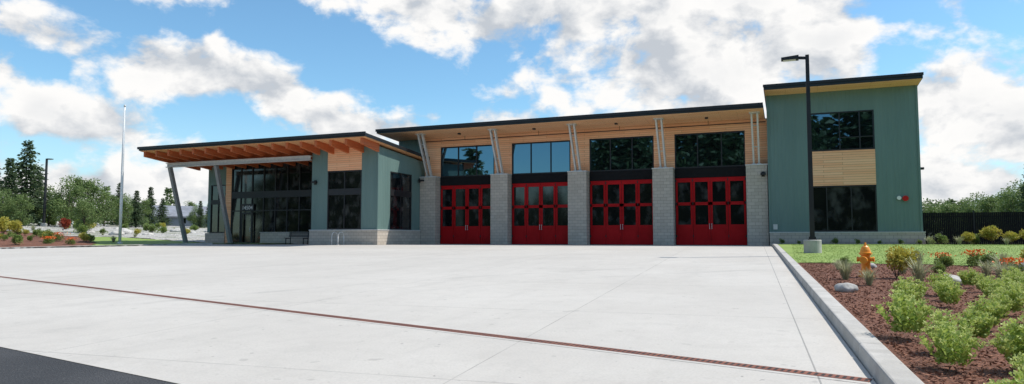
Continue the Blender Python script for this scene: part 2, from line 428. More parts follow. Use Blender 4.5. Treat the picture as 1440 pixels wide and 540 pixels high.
def window(ax,c,out,s0,s1,z0,z1,vm,hm,glass=None,fw=.07,parent=None):
    parent=parent or FS
    def B(m,a,b,d0,d1,za,zb):
        lo,hi=sorted((c+out*d0,c+out*d1))
        if ax=='x': m.box(a,b,lo,hi,za,zb)
        else: m.box(lo,hi,a,b,za,zb)
    g=MB(); B(g,s0+.02,s1-.02,-.075,-.06,z0+.02,z1-.02)
    go=g.ob('window',glass or M_glass,parent)
    f=MB(); B(f,s0,s1,-.08,.012,z0,z0+fw); B(f,s0,s1,-.08,.012,z1-fw,z1)
    B(f,s0,s0+fw,-.08,.010,z0+fw,z1-fw); B(f,s1-fw,s1,-.08,.010,z0+fw,z1-fw)
    for q in vm:
        s=s0+(s1-s0)*q; B(f,s-fw*.45,s+fw*.45,-.08,.004,z0+fw,z1-fw)
    for h in hm:
        if len(h)==2: fr,t=h; a,bb=s0+fw,s1-fw
        else: fr,t,xa,xb=h; a=s0+(s1-s0)*xa; bb=s0+(s1-s0)*xb
        z=z0+(z1-z0)*fr; B(f,a,bb,-.08,.007,z-t/2,z+t/2)
    f.ob('frame',M_black,go)
    return go
def box(name,mat,parent,*a):
    m=MB(); m.box(*a); return m.ob(name,mat,parent)
# --- tower
TX0,TX1,TY=-1.05,6.73,43.0
m=MB(); zt=8.95
for a,b,z0,z1 in ((TX0,1.25,.78,zt),(4.59,TX1,.78,zt),(1.25,4.59,7.68,zt)): ribs(m,'x',TY,-1,a,b,z0,z1)
ribs(m,'y',TX1,1,TY,54,.78,lambda s:zt-(s-TY)*.06)
m.ob('wall',M_siding,FS)
m=MB(); ribs(m,'y',TX0,-1,TY,54,.0,lambda s:zt-(s-TY)*.06); m.ob('wall',M_siding,FS)
m=MB(); m.hexa([(TX0+.03,TY+.11,0),(TX1-.05,TY+.11,0),(TX1-.05,53.9,0),(TX0+.03,53.9,0),(TX0+.03,TY+.11,8.9),(TX1-.05,TY+.11,8.9),(TX1-.05,53.9,8.25),(TX0+.03,53.9,8.25)]); m.ob('wall_core',M_black,FS)
box('corner_trim',M_siding,FS,TX0-.02,TX0+.06,TY-.04,TY+.03,.8,zt); box('corner_trim',M_siding,FS,TX1-.06,TX1+.045,TY-.04,TY+.06,.8,zt)
m=MB(); m.box(TX0-.01,TX1+.12,TY-.13,TY+.1,-.1,.75); m.box(TX1-.04,TX1+.12,TY+.1,54,-.1,.75); m.ob('block_plinth',M_cmu,FS)
box('plinth_cap',M_steel,FS,TX0-.03,TX1+.15,TY-.16,TY+.1,.75,.80)
box('cedar_panel',M_wood,FS,1.25,4.59,TY-.025,TY+.1,3.44,5.44)
window('x',TY,-1,1.25,4.59,5.46,7.68,[.47,.78],[(.33,.05,.47,1.0)])
window('x',TY,-1,1.25,4.59,.82,3.42,[.24,.62],[],glass=M_glass2)
def slab(x0,x1,y0,y1,zf,zb,th):
    m=MB(); m.hexa([(x0,y0,zf-th),(x1,y0,zf-th),(x1,y1,zb-th),(x0,y1,zb-th),(x0,y0,zf),(x1,y0,zf),(x1,y1,zb),(x0,y1,zb)]); return m
slab(TX0-.12,TX1+.12,41.7,54.6,9.27,8.5,.26).ob('roof',M_fascia,FS)
slab(TX0-.08,TX1+.08,41.78,54.5,9.005,8.24,.03).ob('soffit',M_soffit,FS)
box('gutter',M_black,FS,TX0-.15,TX1+.15,41.64,41.72,9.16,9.31)
# --- apparatus bay
GY=44.0
PC=[-1.72,-7.3,-12.9,-18.5,-24.1]
DC=[-4.5,-10.1,-15.7,-21.3]
m=MB(); m.hexa([(-27,GY+.12,0),(TX0,GY+.12,0),(TX0,56,0),(-27,56,0),(-27,GY+.12,7.75),(TX0,GY+.12,7.75),(TX0,56,7.0),(-27,56,7.0)]); m.ob('wall_core',M_black,FS)
for i,x in enumerate(PC):
    p=MB(); w=.635 if i else .6
    p.box(x-w,x+w,43.25,GY+.1,-.05,4.80); po=p.ob('block_pillar',M_cmu,FS)
    c=MB(); c.box(x-w-.03,x+w+.03,43.2,GY+.1,4.80,4.87); c.ob('cap',M_steel,po)
    s=MB()
    for dx in (-.15,.15):
        s.bar((x+dx,43.55,4.87),(x+dx*1.1,42.15,7.80),.10,.24,(0,-1,0))
        s.box(x+dx-.12,x+dx+.12,43.35,43.75,4.87,4.93)
    s.bar((x-.16,43.05,5.9),(x+.16,43.05,5.9),.05,.05); s.bar((x-.16,42.5,7.1),(x+.16,42.5,7.1),.05,.05)
    s.box(x-.30,x+.30,41.95,42.4,7.76,7.83)
    s.ob('strut',M_steel,FS)
m=MB()
m.box(-24.9,TX0-.03,GY-.02,GY+.1,7.06,7.72)
for x in PC: m.box(max(x-.66,-24.9),min(x+.66,TX0-.03),GY-.02,GY+.1,4.8,7.06)
m.ob('cedar_wall',M_wood,FS)
m=MB(); ribs(m,'x',GY,-1,-27,-24.92,5.5,7.72); m.ob('wall',M_siding,FS)
m=MB(); ribs(m,'y',-27.0,-1,GY,56,4.5,lambda s:7.72-(s-GY)*.06); m.ob('wall',M_siding,FS)
for x in DC:
    window('x',GY,-1,x-2.13,x+2.13,4.86,7.04,[.33,.67],[])
    box('lintel',M_matt,FS,x-2.13,x+2.13,GY-.05,GY+.1,4.24,4.85)
    m=MB(); m.box(x-2.15,x+2.15,GY+.05,GY+.1,.0,.03); m.box(x-2.15,x-2.12,GY-.01,GY+.1,.03,4.23); m.box(x+2.12,x+2.15,GY-.01,GY+.1,.03,4.23); do=m.ob('bay_door',M_black,FS)
    L=1.06
    for k in range(4):
        D=MB(); a=x-2.12+k*L+.012; bb=a+L-.024; y0,y1=GY-.01,GY+.05; sw=.125
        D.box(a,bb,y0,y1,.03,1.28); D.box(a,bb,y0,y1,3.96,4.22); D.box(a,bb,y0,y1,2.50,2.69)
        D.box(a,a+sw,y0,y1,1.28,3.96); D.box(bb-sw,bb,y0,y1,1.28,3.96)
        D.box(a+.12,bb-.12,y0-.018,y0,.20,.24); D.box(a+.12,bb-.12,y0-.018,y0,1.06,1.10)
        D.box(a+.12,a+.16,y0-.018,y0,.24,1.06); D.box(bb-.16,bb-.12,y0-.018,y0,.24,1.06)
        D.ob('leaf',M_red,do)
        for z0,z1 in ((1.27,2.51),(2.68,3.97)): box('window',M_glass2,do,a+sw-.005,bb-sw+.005,GY+.03,GY+.04,z0,z1)
    for s in (-1,1):
        H=MB(); H.bar((x+s*.07,GY-.07,1.0),(x+s*.07,GY-.07,1.35),.025,.03); H.box(x+s*.07-.02,x+s*.07+.02,GY-.07,GY-.01,1.02,1.05); H.box(x+s*.07-.02,x+s*.07+.02,GY-.07,GY-.01,1.3,1.33)
        H.ob('handle',M_steel,do)
    for s in (-2.08,-1.06,1.06,2.08):
        for z in (.5,2.55,4.0): box('hinge',M_black,do,x+s-.03,x+s+.03,GY-.035,GY-.011,z,z+.14)
slab(-27.2,TX0-.16,41.3,56.6,8.15,7.2,.24).ob('roof',M_fascia,FS)
slab(-27.15,TX0-.16,41.38,56.5,7.902,6.97,.03).ob('soffit',M_soffit,FS)
box('gutter',M_black,FS,-27.25,TX0-.16,41.22,41.31,8.03,8.20)
m=MB(); m.tube((-24.7,43.6,7.45),(TX0-.1,43.6,7.45),.03,.03,8)
for x in DC: m.tube((x,43.6,7.47),(x,43.6,7.74),.015,.015,6)
m.ob('sprinkler_pipe',M_black,FS)
for x in DC: box('downlight',M_black,FS,x-.09,x+.09,42.6,42.78,7.70,7.80)
# --- wing
WX0,WX1,WY,EY=-30.0,-24.75,37.8,41.0
def wz(y): return 6.62-.077*(y-35.7)
m=MB(); ribs(m,'x',WY,-1,WX0,-28.7,1.0,wz(WY)); ribs(m,'x',WY,-1,-26.0,WX1,1.0,wz(WY))
ribs(m,'y',WX1,1,WY,39.3,1.0,lambda s:wz(s)); ribs(m,'y',WX1,1,42.1,GY-.03,1.0,lambda s:wz(s)); ribs(m,'y',WX1,1,39.3,42.1,4.92,lambda s:wz(s))
ribs(m,'y',WX0,-1,WY,EY,1.0,lambda s:wz(s))
m.ob('wall',M_siding,FS)
m=MB(); m.hexa([(WX0+.03,WY+.11,0),(WX1-.11,WY+.11,0),(WX1-.11,50,0),(WX0+.03,50,0),(WX0+.03,WY+.11,wz(WY)-.05),(WX1-.11,WY+.11,wz(WY)-.05),(WX1-.11,50,wz(50)-.05),(WX0+.03,50,wz(50)-.05)])
m.hexa([(-42.5,EY+.12,0),(WX0+.03,EY+.12,0),(WX0+.03,50,0),(-42.5,50,0),(-42.5,EY+.12,wz(EY)-.05),(WX0+.03,EY+.12,wz(EY)-.05),(WX0+.03,50,wz(50)-.05),(-42.5,50,wz(50)-.05)])
m.ob('wall_core',M_black,FS)
box('corner_trim',M_siding,FS,WX1-.06,WX1+.04,WY-.04,WY+.05,1.0,wz(WY))
m=MB(); m.box(WX0-.05,WX1+.1,WY-.12,WY+.1,-.1,.94); m.box(WX1-.1,WX1+.1,WY+.1,43.2,-.1,.94); m.ob('block_plinth',M_cmu,FS)
m=MB(); m.box(WX0-.07,WX1+.13,WY-.15,WY+.1,.94,1.0); m.box(WX1-.1,WX1+.13,WY+.1,43.2,.94,1.0); m.ob('plinth_cap',M_steel,FS)
box('cedar_panel',M_wood,FS,-28.7,-26.0,WY-.03,WY+.1,4.94,wz(WY))
window('x',WY,-1,-28.7,-26.0,1.02,4.92,[.5],[(.64,.42)],glass=M_glass2)
window('y',WX1,1,39.3,42.1,1.02,4.90,[.5],[(.64,.42)],glass=M_glass2)
window('x',EY,-1,-40.2,WX0,.0,6.15,[.09,.2,.31,.42,.53,.64,.75,.87],[(.61,.5),(.41,.08)],fw=.09,glass=M_glass2)
m=MB(); m.box(-39.1,-37.95,EY-.10,EY-.03,0,.12); m.box(-39.1,-37.95,EY-.10,EY-.03,2.25,2.4); m.box(-39.1,-38.98,EY-.10,EY-.03,.12,2.25); m.box(-38.07,-37.95,EY-.10,EY-.03,.12,2.25)
eo=m.ob('entry_door',M_black,FS)
m=MB(); m.bar((-38.15,EY-.16,.9),(-38.15,EY-.16,1.3),.03,.03); m.box(-38.17,-38.13,EY-.16,EY-.10,.92,.95); m.box(-38.17,-38.13,EY-.16,EY-.10,1.25,1.28); m.ob('handle',M_steel,eo)
box('sign_panel',M_black,FS,-39.15,-37.9,EY-.06,EY,2.5,3.05)
cu=bpy.data.curves.new('num','FONT'); cu.body='14504'; cu.size=.42; cu.extrude=.01; cu.align_x='CENTER'
to=bpy.data.objects.new('tmp',cu); COL.objects.link(to); bpy.context.view_layer.update()
me=bpy.data.meshes.new_from_object(to.evaluated_get(bpy.context.evaluated_depsgraph_get())); bpy.data.objects.remove(to)
me.name='address_number'; o=put('address_number',me,M_white,FS,(-38.52,EY-.08,2.62)); o.rotation_euler=(math.radians(90),0,0)
box('cedar_panel',M_wood,FS,-40.75,-40.2,EY-.03,EY+.1,0,wz(EY))
window('x',EY,-1,-42.3,-40.75,.85,4.6,[.5],[(.64,.35)],glass=M_glass2)
m=MB(); ribs(m,'x',EY,-1,-42.6,-40.75,4.6,wz(EY)); ribs(m,'x',EY,-1,-42.6,-42.3,.85,4.6); ribs(m,'y',-42.6,-1,EY,50,.85,lambda s:wz(s)); ribs(m,'x',EY,-1,-40.2,WX0,6.15,wz(EY)); m.ob('wall',M_siding,FS)
box('block_plinth',M_cmu,FS,-42.7,-40.75,EY-.1,EY+.1,-.1,.83)
RX0,RX1=-43.9,-24.35
slab(RX0,RX1,35.7,50.5,7.02,7.02-.077*14.8,.22).ob('roof',M_fascia,FS)
slab(RX0+.05,RX1-.05,35.78,50.4,6.795,6.795-.077*14.62,.04).ob('soffit',M_deck,FS)
box('gutter',M_black,FS,RX0-.05,RX1+.05,35.6,35.71,6.90,7.07)
nb=17
for i in range(nb):
    x=RX0+.35+(RX1-RX0-.75)*i/(nb-1)
    ye=EY if x<WX0 else WY
    m=MB(); y0=35.9; w=.085
    m.hexa([(x-w,y0,6.36),(x+w,y0,6.36),(x+w,ye,wz(ye)-.40),(x-w,ye,wz(ye)-.40),(x-w,y0,wz(y0)+.135),(x+w,y0,wz(y0)+.135),(x+w,ye,wz(ye)+.135),(x-w,ye,wz(ye)+.135)])
    m.ob('roof_beam',M_glulam,FS)
m=MB(); z0=wz(37.6)-.42
m.box(-43.2,WX0,37.45,37.75,z0-.07,z0-.02); m.box(-43.2,WX0,37.45,37.75,z0-.34,z0-.29); m.box(-43.2,WX0,37.585,37.615,z0-.29,z0-.07); m.ob('steel_beam',M_steel,FS)
for xb,xt,yb in ((-42.6,-42.9,39.0),(-38.2,-38.4,39.0)):
    m=MB(); m.bar((xb,yb,0),(xt,37.6,z0-.34),.24,.26,(0,1,0)); m.box(xb-.2,xb+.2,yb-.2,yb+.2,-.02,.10); m.ob('column',M_col,FS)
def wall_light(x,y,z,d):
    m=MB(); 
    if d=='y': m.box(x-.14,x+.14,y-.30,y-.0,z,z+.12); m.box(x-.09,x+.09,y-.05,y,z-.1,z+.2)
    else: m.box(x,x+.34,y-.14,y+.14,z,z+.12); m.box(x,x+.05,y-.09,y+.09,z-.1,z+.2)
    m.ob('wall_light',M_black,FS)
wall_light(-1.35,43.25,4.2,'y'); wall_light(-29.7,WY,4.15,'y'); wall_light(TX1+.05,44.2,4.3,'x'); wall_light(-24.6,42.9,4.5,'x')
m=MB(); m.tube((5.98,TY-.03,2.63),(5.98,TY-.16,2.63),.15,.15,16); o=m.ob('alarm_bell',M_redd,FS)
m=MB(); m.tube((5.68,TY-.03,2.66),(5.68,TY-.10,2.66),.11,.11,14); m.ob('alarm_light',M_white,FS)
box('utility_box',M_steel,FS,-.85,-.62,TY-.06,TY-.02,.95,1.25)

# low wall, bench, bike rack
m=MB(); m.box(-36.0,-30.1,39.6,39.9,-.05,.82); w=m.ob('block_wall',M_cmu); meta(w,'low grey concrete block wall beside the entry walk','wall')
m=MB(); m.box(-36.03,-30.1,39.56,39.94,.82,.88); m.ob('cap',M_kerb,w)
bx,by=-31.7,38.4
B=empty('bench',(bx,by,0),'black metal slatted bench on the entry walk','bench')
m=MB(); [m.box(bx-.9,bx+.9,by-.22+.1*k,by-.15+.1*k,.43,.46) for k in range(5)]; m.ob('seat',M_black,B)
m=MB(); [m.box(bx-.9,bx+.9,by+.27+.02*k,by+.29+.02*k,.52+.09*k,.58+.09*k) for k in range(4)]; m.ob('backrest',M_black,B)
for s in (-.75,.75):
    m=MB(); m.bar((bx+s,by-.2,0),(bx+s,by-.2,.43),.04,.05); m.bar((bx+s,by+.24,0),(bx+s,by+.33,.86),.04,.05); m.bar((bx+s,by-.2,.41),(bx+s,by+.26,.41),.04,.04); m.ob('leg',M_black,B)
for i in range(2):
    x=-27.4+.5*i; R=empty('bike_rack',(x,36.9,0),'galvanised steel hoop bike rack on the concrete','bike rack','bike hoops by the wing')
    m=MB(); pts=[(x,36.6,G(x,36.6)-.02)]+[(x,36.9-.3*math.cos(q),.55+.28*math.sin(q)) for q in np.linspace(0,math.pi,9)]+[(x,37.2,-.02)]
    for p,q in zip(pts[:-1],pts[1:]): m.tube(p,q,.025,.025,8)
    m.ob('hoop',M_steel,R,smooth=True)
    box('foot_plate',M_steel,R,x-.06,x+.06,36.54,36.66,-.02,.015); box('foot_plate',M_steel,R,x-.06,x+.06,37.14,37.26,-.02,.015)

# ------------------------------------------------------------ street lamp, flagpole
def street_lamp(x,y,z,H,d,base=True,label='',k=1.0):
    L=empty('street_lamp',(x,y,z),label,'street lamp')
    zb=0
    if base:
        m=MB(); m.lathe((x,y,z),[(.31,-.1),(.31,.46),(.29,.49)],24); m.ob('concrete_base',M_kerb,L,smooth=False); zb=.49
        m=MB(); m.box(x-.16,x+.16,y-.16,y+.16,z+zb,z+zb+.04); m.box(x-.12,x+.12,y-.12,y+.12,z+zb+.04,z+zb+.12); m.ob('base_plate',M_black,L)
    m=MB(); a=.085*k;bt=.065*k
    m.hexa([(x-a,y-a,z+zb),(x+a,y-a,z+zb),(x+a,y+a,z+zb),(x-a,y+a,z+zb),(x-bt,y-bt,z+H),(x+bt,y-bt,z+H),(x+bt,y+bt,z+H),(x-bt,y+bt,z+H)]); m.ob('pole',M_black,L)
    m=MB(); m.bar((x,y,z+H-.12),(x+d*.32,y,z+H-.08),.08,.10); m.ob('arm',M_black,L)
    m=MB(); m.hexa([(x+d*.30,y-.17,z+H-.15),(x+d*.92,y-.17,z+H-.13),(x+d*.92,y+.17,z+H-.13),(x+d*.30,y+.17,z+H-.15),(x+d*.30,y-.17,z+H+.0),(x+d*.92,y-.17,z+H-.05),(x+d*.92,y+.17,z+H-.05),(x+d*.30,y+.17,z+H+.0)]); h=m.ob('lamp_head',M_black,L)
    m=MB(); m.box(*(sorted((x+d*.4,x+d*.85))),y-.12,y+.12,z+H-.158,z+H-.142); m.ob('lens',M_steel,h)
    return L
street_lamp(.8,27.9,G(.8,27.9)+.11,7.5,-1,True,'tall black street lamp on a round concrete base in the lawn')
street_lamp(-80,53,G(-80,53),8.0,1,True,'black street lamp standing in the rocky planting area',1.3)
fx,fy=-44.6,35.0; fz=G(fx,fy)+.05
F=empty('flagpole',(fx,fy,fz),'bare white metal flagpole standing in the lawn','flagpole')
m=MB(); m.lathe((fx,fy,fz),[(.10,0),(.10,3),(.085,6.5),(.06,9.9)],16); m.ob('pole',M_white,F,smooth=True)
m=MB(); m.lathe((fx,fy,fz),[(.2,-.05),(.2,.05),(.1,.1)],20); m.ob('base_collar',M_steel,F)
m=MB(); m.lathe((fx,fy,fz),[(.01,9.9),(.06,9.93),(.085,10.0),(.06,10.07),(.01,10.1)],14); m.ob('ball_finial',M_steel,F,smooth=True)
m=MB(); m.tube((fx+.12,fy,fz+1.2),(fx+.08,fy,fz+9.7),.008,.008,5); m.ob('halyard',M_white,F)

# ------------------------------------------------------------ hydrant
hx,hy=1.50,16.4; hz=G(hx,hy)+.10
Hd=empty('fire_hydrant',(hx,hy,hz),'orange fire hydrant standing in the bark mulch bed','fire hydrant')
m=MB(); m.lathe((hx,hy,hz),[(.15,-.02),(.15,.04),(.095,.05),(.095,.10),(.135,.105),(.135,.135),(.09,.14),(.09,.46),(.11,.47),(.11,.49)],20); m.ob('barrel',M_orange,Hd,smooth=False)
m=MB(); m.lathe((hx,hy,hz),[(.13,.49),(.13,.52),(.105,.525),(.095,.58),(.07,.64),(.035,.67),(.035,.69)],20); bo=m.ob('bonnet',M_orange,Hd)
m=MB(); m.lathe((hx,hy,hz),[(.022,.69),(.022,.74)],5); m.ob('nut',M_orange,bo)
m=MB(); m.tube((hx,hy,hz+.36),(hx-.05,hy-.15,hz+.36),.065,.065,14); m.tube((hx-.05,hy-.15,hz+.36),(hx-.06,hy-.18,hz+.36),.08,.075,14); m.ob('nozzle',M_orange,Hd)
for s in (-1,1):
    m=MB(); m.tube((hx,hy,hz+.38),(hx+s*.14,hy-.04*s,hz+.38),.045,.045,12); m.tube((hx+s*.14,hy-.04*s,hz+.38),(hx+s*.165,hy-.045*s,hz+.38),.056,.054,12); m.ob('nozzle',M_orange,Hd)

# ------------------------------------------------------------ fence
for i in range(7):
    x0=6.95+i*2.45; Fp=empty('fence_panel',(x0+1.2,44.2,0),'black metal slatted fence panel','fence','black fence panels beside the station')
    m=MB()
    for k in range(27): m.box(x0+.04+k*.0888,x0+.04+k*.0888+.080,44.19,44.21,.05,1.86)
    m.ob('slats',M_matt,Fp)
    box('rail',M_black,Fp,x0,x0+2.45,44.215,44.25,.25,.3); box('rail',M_black,Fp,x0,x0+2.45,44.215,44.25,1.6,1.65)
    box('post',M_black,Fp,x0-.035,x0+.035,44.15,44.22,0,1.95)

# ------------------------------------------------------------ boulders
import bmesh
from mathutils import noise as mnoise
def boulder(x,y,r,sx=1,sz=.6,label='pale rounded landscape boulder on bark mulch',off=.1,grp='landscape boulders'):
    bm=bmesh.new(); bmesh.ops.create_icosphere(bm,subdivisions=3,radius=r)
    s=random.random()*50
    for v in bm.verts:
        n=mnoise.noise(v.co*1.6/r+Vector((s,s,s)))*.28+mnoise.noise(v.co*4/r+Vector((s,0,s)))*.08
        v.co=v.co*(1+n); v.co.x*=sx; v.co.z*=sz
    me=bpy.data.meshes.new('boulder'); bm.to_mesh(me); bm.free()
    me.polygons.foreach_set('use_smooth',[True]*len(me.polygons))
    o=put('boulder',me,M_stone,None,(x,y,G(x,y)+off+r*sz*.38)); o.rotation_euler=(0,0,random.random()*6)
    return meta(o,label,'boulder',grp)
for x,y,r in ((.87,13.0,.15),(2.75,14.9,.17),(5.2,19.5,.22),(1.9,19.6,.12),(3.6,12.8,.17)): boulder(x,y,r,1.2,.78)
for i in range(26):
    x=-56-random.random()*40; y=41+random.random()*24
    boulder(x,y,.3+random.random()*.4,1.3,.6,'grey boulder in the rocky rain garden',.0,'rain garden boulders')

# ------------------------------------------------------------ plants
def thing(name,V,mat,loc,label,cat,group,trunkmb=None,child='foliage',tname='stem'):
    e=empty(name,loc,label,cat,group)
    me=quads_mesh(child,V); put(child,me,mat,e,loc)
    if trunkmb is not None:
        me=bpy.data.meshes.new(tname); me.from_pydata(trunkmb.v,[],trunkmb.f); me.update(); put(tname,me,M_bark,e,loc)
    return e
def sedum(ns=34,R=.30,H=.42):
    cs=[];ds=[];Ls=[];ws=[]; fc=[];fd=[]
    for i in range(ns):
        q=random.random()*2*math.pi; rr=math.sqrt((i+.5)/ns)*random.uniform(.85,1.1)
        b=np.array([.3*R*rr*math.cos(q),.3*R*rr*math.sin(q),0]); tip=np.array([R*rr*math.cos(q),R*rr*math.sin(q),H*(1-.42*rr*rr)*random.uniform(.75,1.14)])
        n=18
        for k in range(n):
            t=.2+.8*k/n; p=b*(1-t)+tip*t+np.array([0,0,.03*math.sin(t*3)])
            az=k*2.4+i; d=np.array([math.cos(az),math.sin(az),.45+t*.7])
            cs.append(p);ds.append(d);Ls.append(.064*random.uniform(.8,1.25)*(1.15-.4*t));ws.append(.015)
        for k in range(20):
            o=rng.normal(size=3)*np.array([.018,.018,.008]); fc.append(tip+o+np.array([0,0,.01])); fd.append(o*20+np.array([0,0,.6]))
    return leafq(np.array(cs),np.array(ds),np.array(Ls),np.array(ws)),leafq(np.array(fc),np.array(fd),.020,.008)
SED=[]
for k in range(5):
    V,Fh=sedum([28,22,34,26,16][k],[.22,.18,.25,.20,.15][k],[.37,.40,.43,.34,.36][k])
    e=thing('sedum_plant',np.concatenate([V,Fh]),[M_sedum,M_sflow],(60+k,-60,0),'leafy light green sedum clump in bark mulch','plant','sedum clumps in the planting bed')
    me=[c for c in bpy.data.objects if c.parent==e][0].data
    me.polygons.foreach_set('material_index',np.array([0]*len(V)+[1]*len(Fh),dtype=np.int32)); SED.append(e)
def tuft(nb=170,H=.45,spread=.3,w=.006):
    V=[]
    for i in range(nb):
        q=random.random()*6.283; s=random.random()*spread; h=H*random.uniform(.6,1.1)
        d=np.array([math.cos(q),math.sin(q),0]); sd=np.array([-d[1],d[0],0])*w
        p0=d*random.random()*.05; p1=p0+d*s*.4+np.array([0,0,h*.65]); p2=p0+d*s*1.0+np.array([0,0,h*random.uniform(.8,1)])
        V.append([p0-sd,p0+sd,p1+sd,p1-sd]); V.append([p1-sd,p1+sd,p2+sd*.3,p2-sd*.3])
    return np.array(V)
TUF=thing('grass_tuft',tuft(),M_tuft,(63,-64,0),'tufted ornamental grass in the planting bed','plant','ornamental grass tufts')
def bush(R=.4,H=.6,n=1400,L=.06,w=.02,cl=9):
    cen=[]
    for i in range(cl):
        q=random.random()*6.28; r=random.random()*R*.7; cen.append((r*math.cos(q),r*math.sin(q),H*random.uniform(.35,.85),R*random.uniform(.3,.5)))
    cs=[];ds=[]
    for i in range(n):
        c=random.choice(cen); d=rng.normal(size=3); d/=np.linalg.norm(d); p=np.array(c[:3])+d*c[3]*random.uniform(.5,1)
        if p[2]<.02: p[2]=.02+random.random()*.1
        cs.append(p); ds.append(d+np.array([0,0,.4])+rng.normal(size=3)*.5)
    return leafq(np.array(cs),np.array(ds),L*rng.uniform(.7,1.3,n),w)
def stems(H,n=6,r=.008):
    m=MB()
    for i in range(n):
        q=i*6.28/n; m.tube((0,0,0),(math.cos(q)*H*.3,math.sin(q)*H*.3,H*.7),r,r*.5,5,False)
    return m
SHR=thing('shrub',bush(),M_shrub,(64,-64,0),'small rounded green garden shrub','shrub','green shrubs',stems(.6))
YSH=thing('shrub',bush(.35,.7,1200,.06,.022),M_yshrub,(65,-64,0),'small yellow green garden shrub','shrub','yellow green shrubs',stems(.7))
RSH=thing('shrub',bush(.5,1.0,1500,.1,.035),M_rleaf,(66,-64,0),'bright red leaved garden shrub','shrub','red leaved shrubs',stems(1.0))
FLO=thing('flowering_plant',bush(.28,.28,700,.05,.014,7),M_shrub,(67,-64,0),'low orange flowering daylily clump','plant','orange flowering plants')
cs=np.stack([rng.normal(size=110)*.14,rng.normal(size=110)*.14,rng.uniform(.26,.40,110)],1); V=leafq(cs,rng.normal(size=(110,3))+np.array([0,0,.8]),.055,.022)
put('blossoms',quads_mesh('blossoms',V),M_oflow,FLO,(67,-64,0))

def place(T,pts,off,smin=.8,smax=1.2,label=None):
    for p in pts:
        s=random.uniform(smin,smax)*(p[2] if len(p)>2 else 1)
        copy_thing(T,(p[0],p[1],G(p[0],p[1])+off),random.random()*6.28,s,label=label)
pts=[]
y=4.9; row=0
while y<14.4:
    x=ox(y)+.32+(max(0,y-10.0))*.50+(.26 if row%2 else 0)
    while x<min(.9+.34*y,5.8):
        pts.append((x+random.uniform(-.09,.09),y+random.uniform(-.09,.09)))
        x+=.55
    y+=.78; row+=1
for p in pts:
    if random.random()<.05: continue
    place(random.choice(SED),[p],.09,.85,1.15)
place(TUF,[(1.05,15.6,1.1),(2.3,15.2),(3.7,15.4,1.1),(3.1,20.7),(2.35,17.6),(4.4,18.3),(1.35,14.3,.7),(5.5,16.2),(3.8,17.0,.9),(1.1,18.6,.7)],.09,.85,1.15)
place(YSH,[(2.05,16.2,1.05),(5.6,20.6,.8)],.09,.95,1.05)
place(SHR,[(1.35,20.2,.5),(2.6,19.2,.5),(3.6,19.9,.6),(4.9,17.2,.6),(3.0,17.3,.45),(4.6,20.3,.6),(5.4,18.2,.6)],.09)
place(FLO,[(4.4,20.9),(4.3,17.2),(3.7,20.8,.8)],.09,.9,1.1)
place(SHR,[(x,42.45,.5) for x in (-.4,.5,1.5,2.4,3.5,4.6,5.6,6.5)],.09,.7,1.2)
place(YSH,[(8.7,42.6,1.2),(9.9,42.8,1.3),(10.6,42.5,1.0),(11.5,42.6,1.3)],.09)
place(SHR,[(7.6,42.9,.9),(9.2,43,.9),(12.2,42.8,1.2),(7.0,42.5,.6)],.09)
place(TUF,[(6.9,42.0),(8.2,41.8),(10.2,41.6)],.09,.9,1.2)
for i in range(32):
    x=-46.0-random.random()*14; y=28.5+random.random()*8
    place(random.choice([SHR,TUF,YSH,SHR,SHR]),[(x,y,1.0)],.05,.7,1.25)
place(FLO,[(-47.5,32,1.3),(-46.3,31,1.2),(-49,33.5,1.4),(-45.2,31.8,1.2)],.05)
place(RSH,[(-68,47,1.3)],.0)
place(YSH,[(-57,35.6,1.8),(-60,36.5,2.0)],.0)
for i in range(64):
    x=-52-random.random()*46; y=42.5+random.random()*34
    place(random.choice([SHR,TUF,SHR,YSH,TUF]),[(x,y,1.2)],.0,.6,1.4)

# ------------------------------------------------------------ trees
def conifer(H=12,R=2.6,lev=46,nb=10,ls=.34,h0=.08):
    cs=[];ds=[];Ls=[]
    for l in range(lev):
        h=h0+(1-h0)*(l/lev)**.92; r0=R*((1-h)**.85)*random.uniform(.7,1.15)+.12
        for b in range(nb):
            if random.random()<.12: continue
            az=random.random()*6.283; rr=r0*random.uniform(.5,1.2); up=.25*h-.12
            n=max(3,int(rr/ls*2.6))
            for k in range(n):
                t=(k+.5)/n; p=np.array([math.cos(az)*rr*t,math.sin(az)*rr*t,H*h+rr*t*up-.10*rr*t*t])
                p+=rng.normal(size=3)*ls*.28
                for q in range(2):
                    da=az+random.uniform(-1.1,1.1); cs.append(p); ds.append((math.cos(da),math.sin(da),random.uniform(-.55,.25))); Ls.append(ls*random.uniform(.7,1.4))
    cs=np.array(cs); V=leafq(cs,np.array(ds),np.array(Ls),np.array(Ls)*.22)
    m=MB(); m.tube((0,0,-.3),(0,0,H*.97),.018*H,.02,8,False)
    return V,m
def decid(H=7,R=2.4,n=5200,ls=.2,clumps=20,low=.34):
    m=MB(); m.tube((0,0,-.3),(0,0,H*.45),.022*H,.014*H,8,False); cen=[]
    for i in range(clumps):
        q=random.random()*6.283; rr=R*math.sqrt(random.random())*.8; z=H*random.uniform(low,.93)
        rr*=max(.25,1-abs(z/H-.55)*1.4); c=(rr*math.cos(q),rr*math.sin(q),z,R*random.uniform(.15,.34)); cen.append(c)
        m.tube((0,0,H*random.uniform(.25,.45)),c[:3],.007*H,.002*H,5,False)
    cs=[];ds=[]
    for i in range(n):
        c=random.choice(cen); d=rng.normal(size=3); d/=np.linalg.norm(d); p=np.array(c[:3])+d*c[3]*random.uniform(.35,1.3)
        cs.append(p); ds.append(d*.6+rng.normal(size=3)*.6+np.array([0,0,-.1]))
    return leafq(np.array(cs),np.array(ds),ls*rng.uniform(.7,1.4,n),ls*.3),m
CON=[]
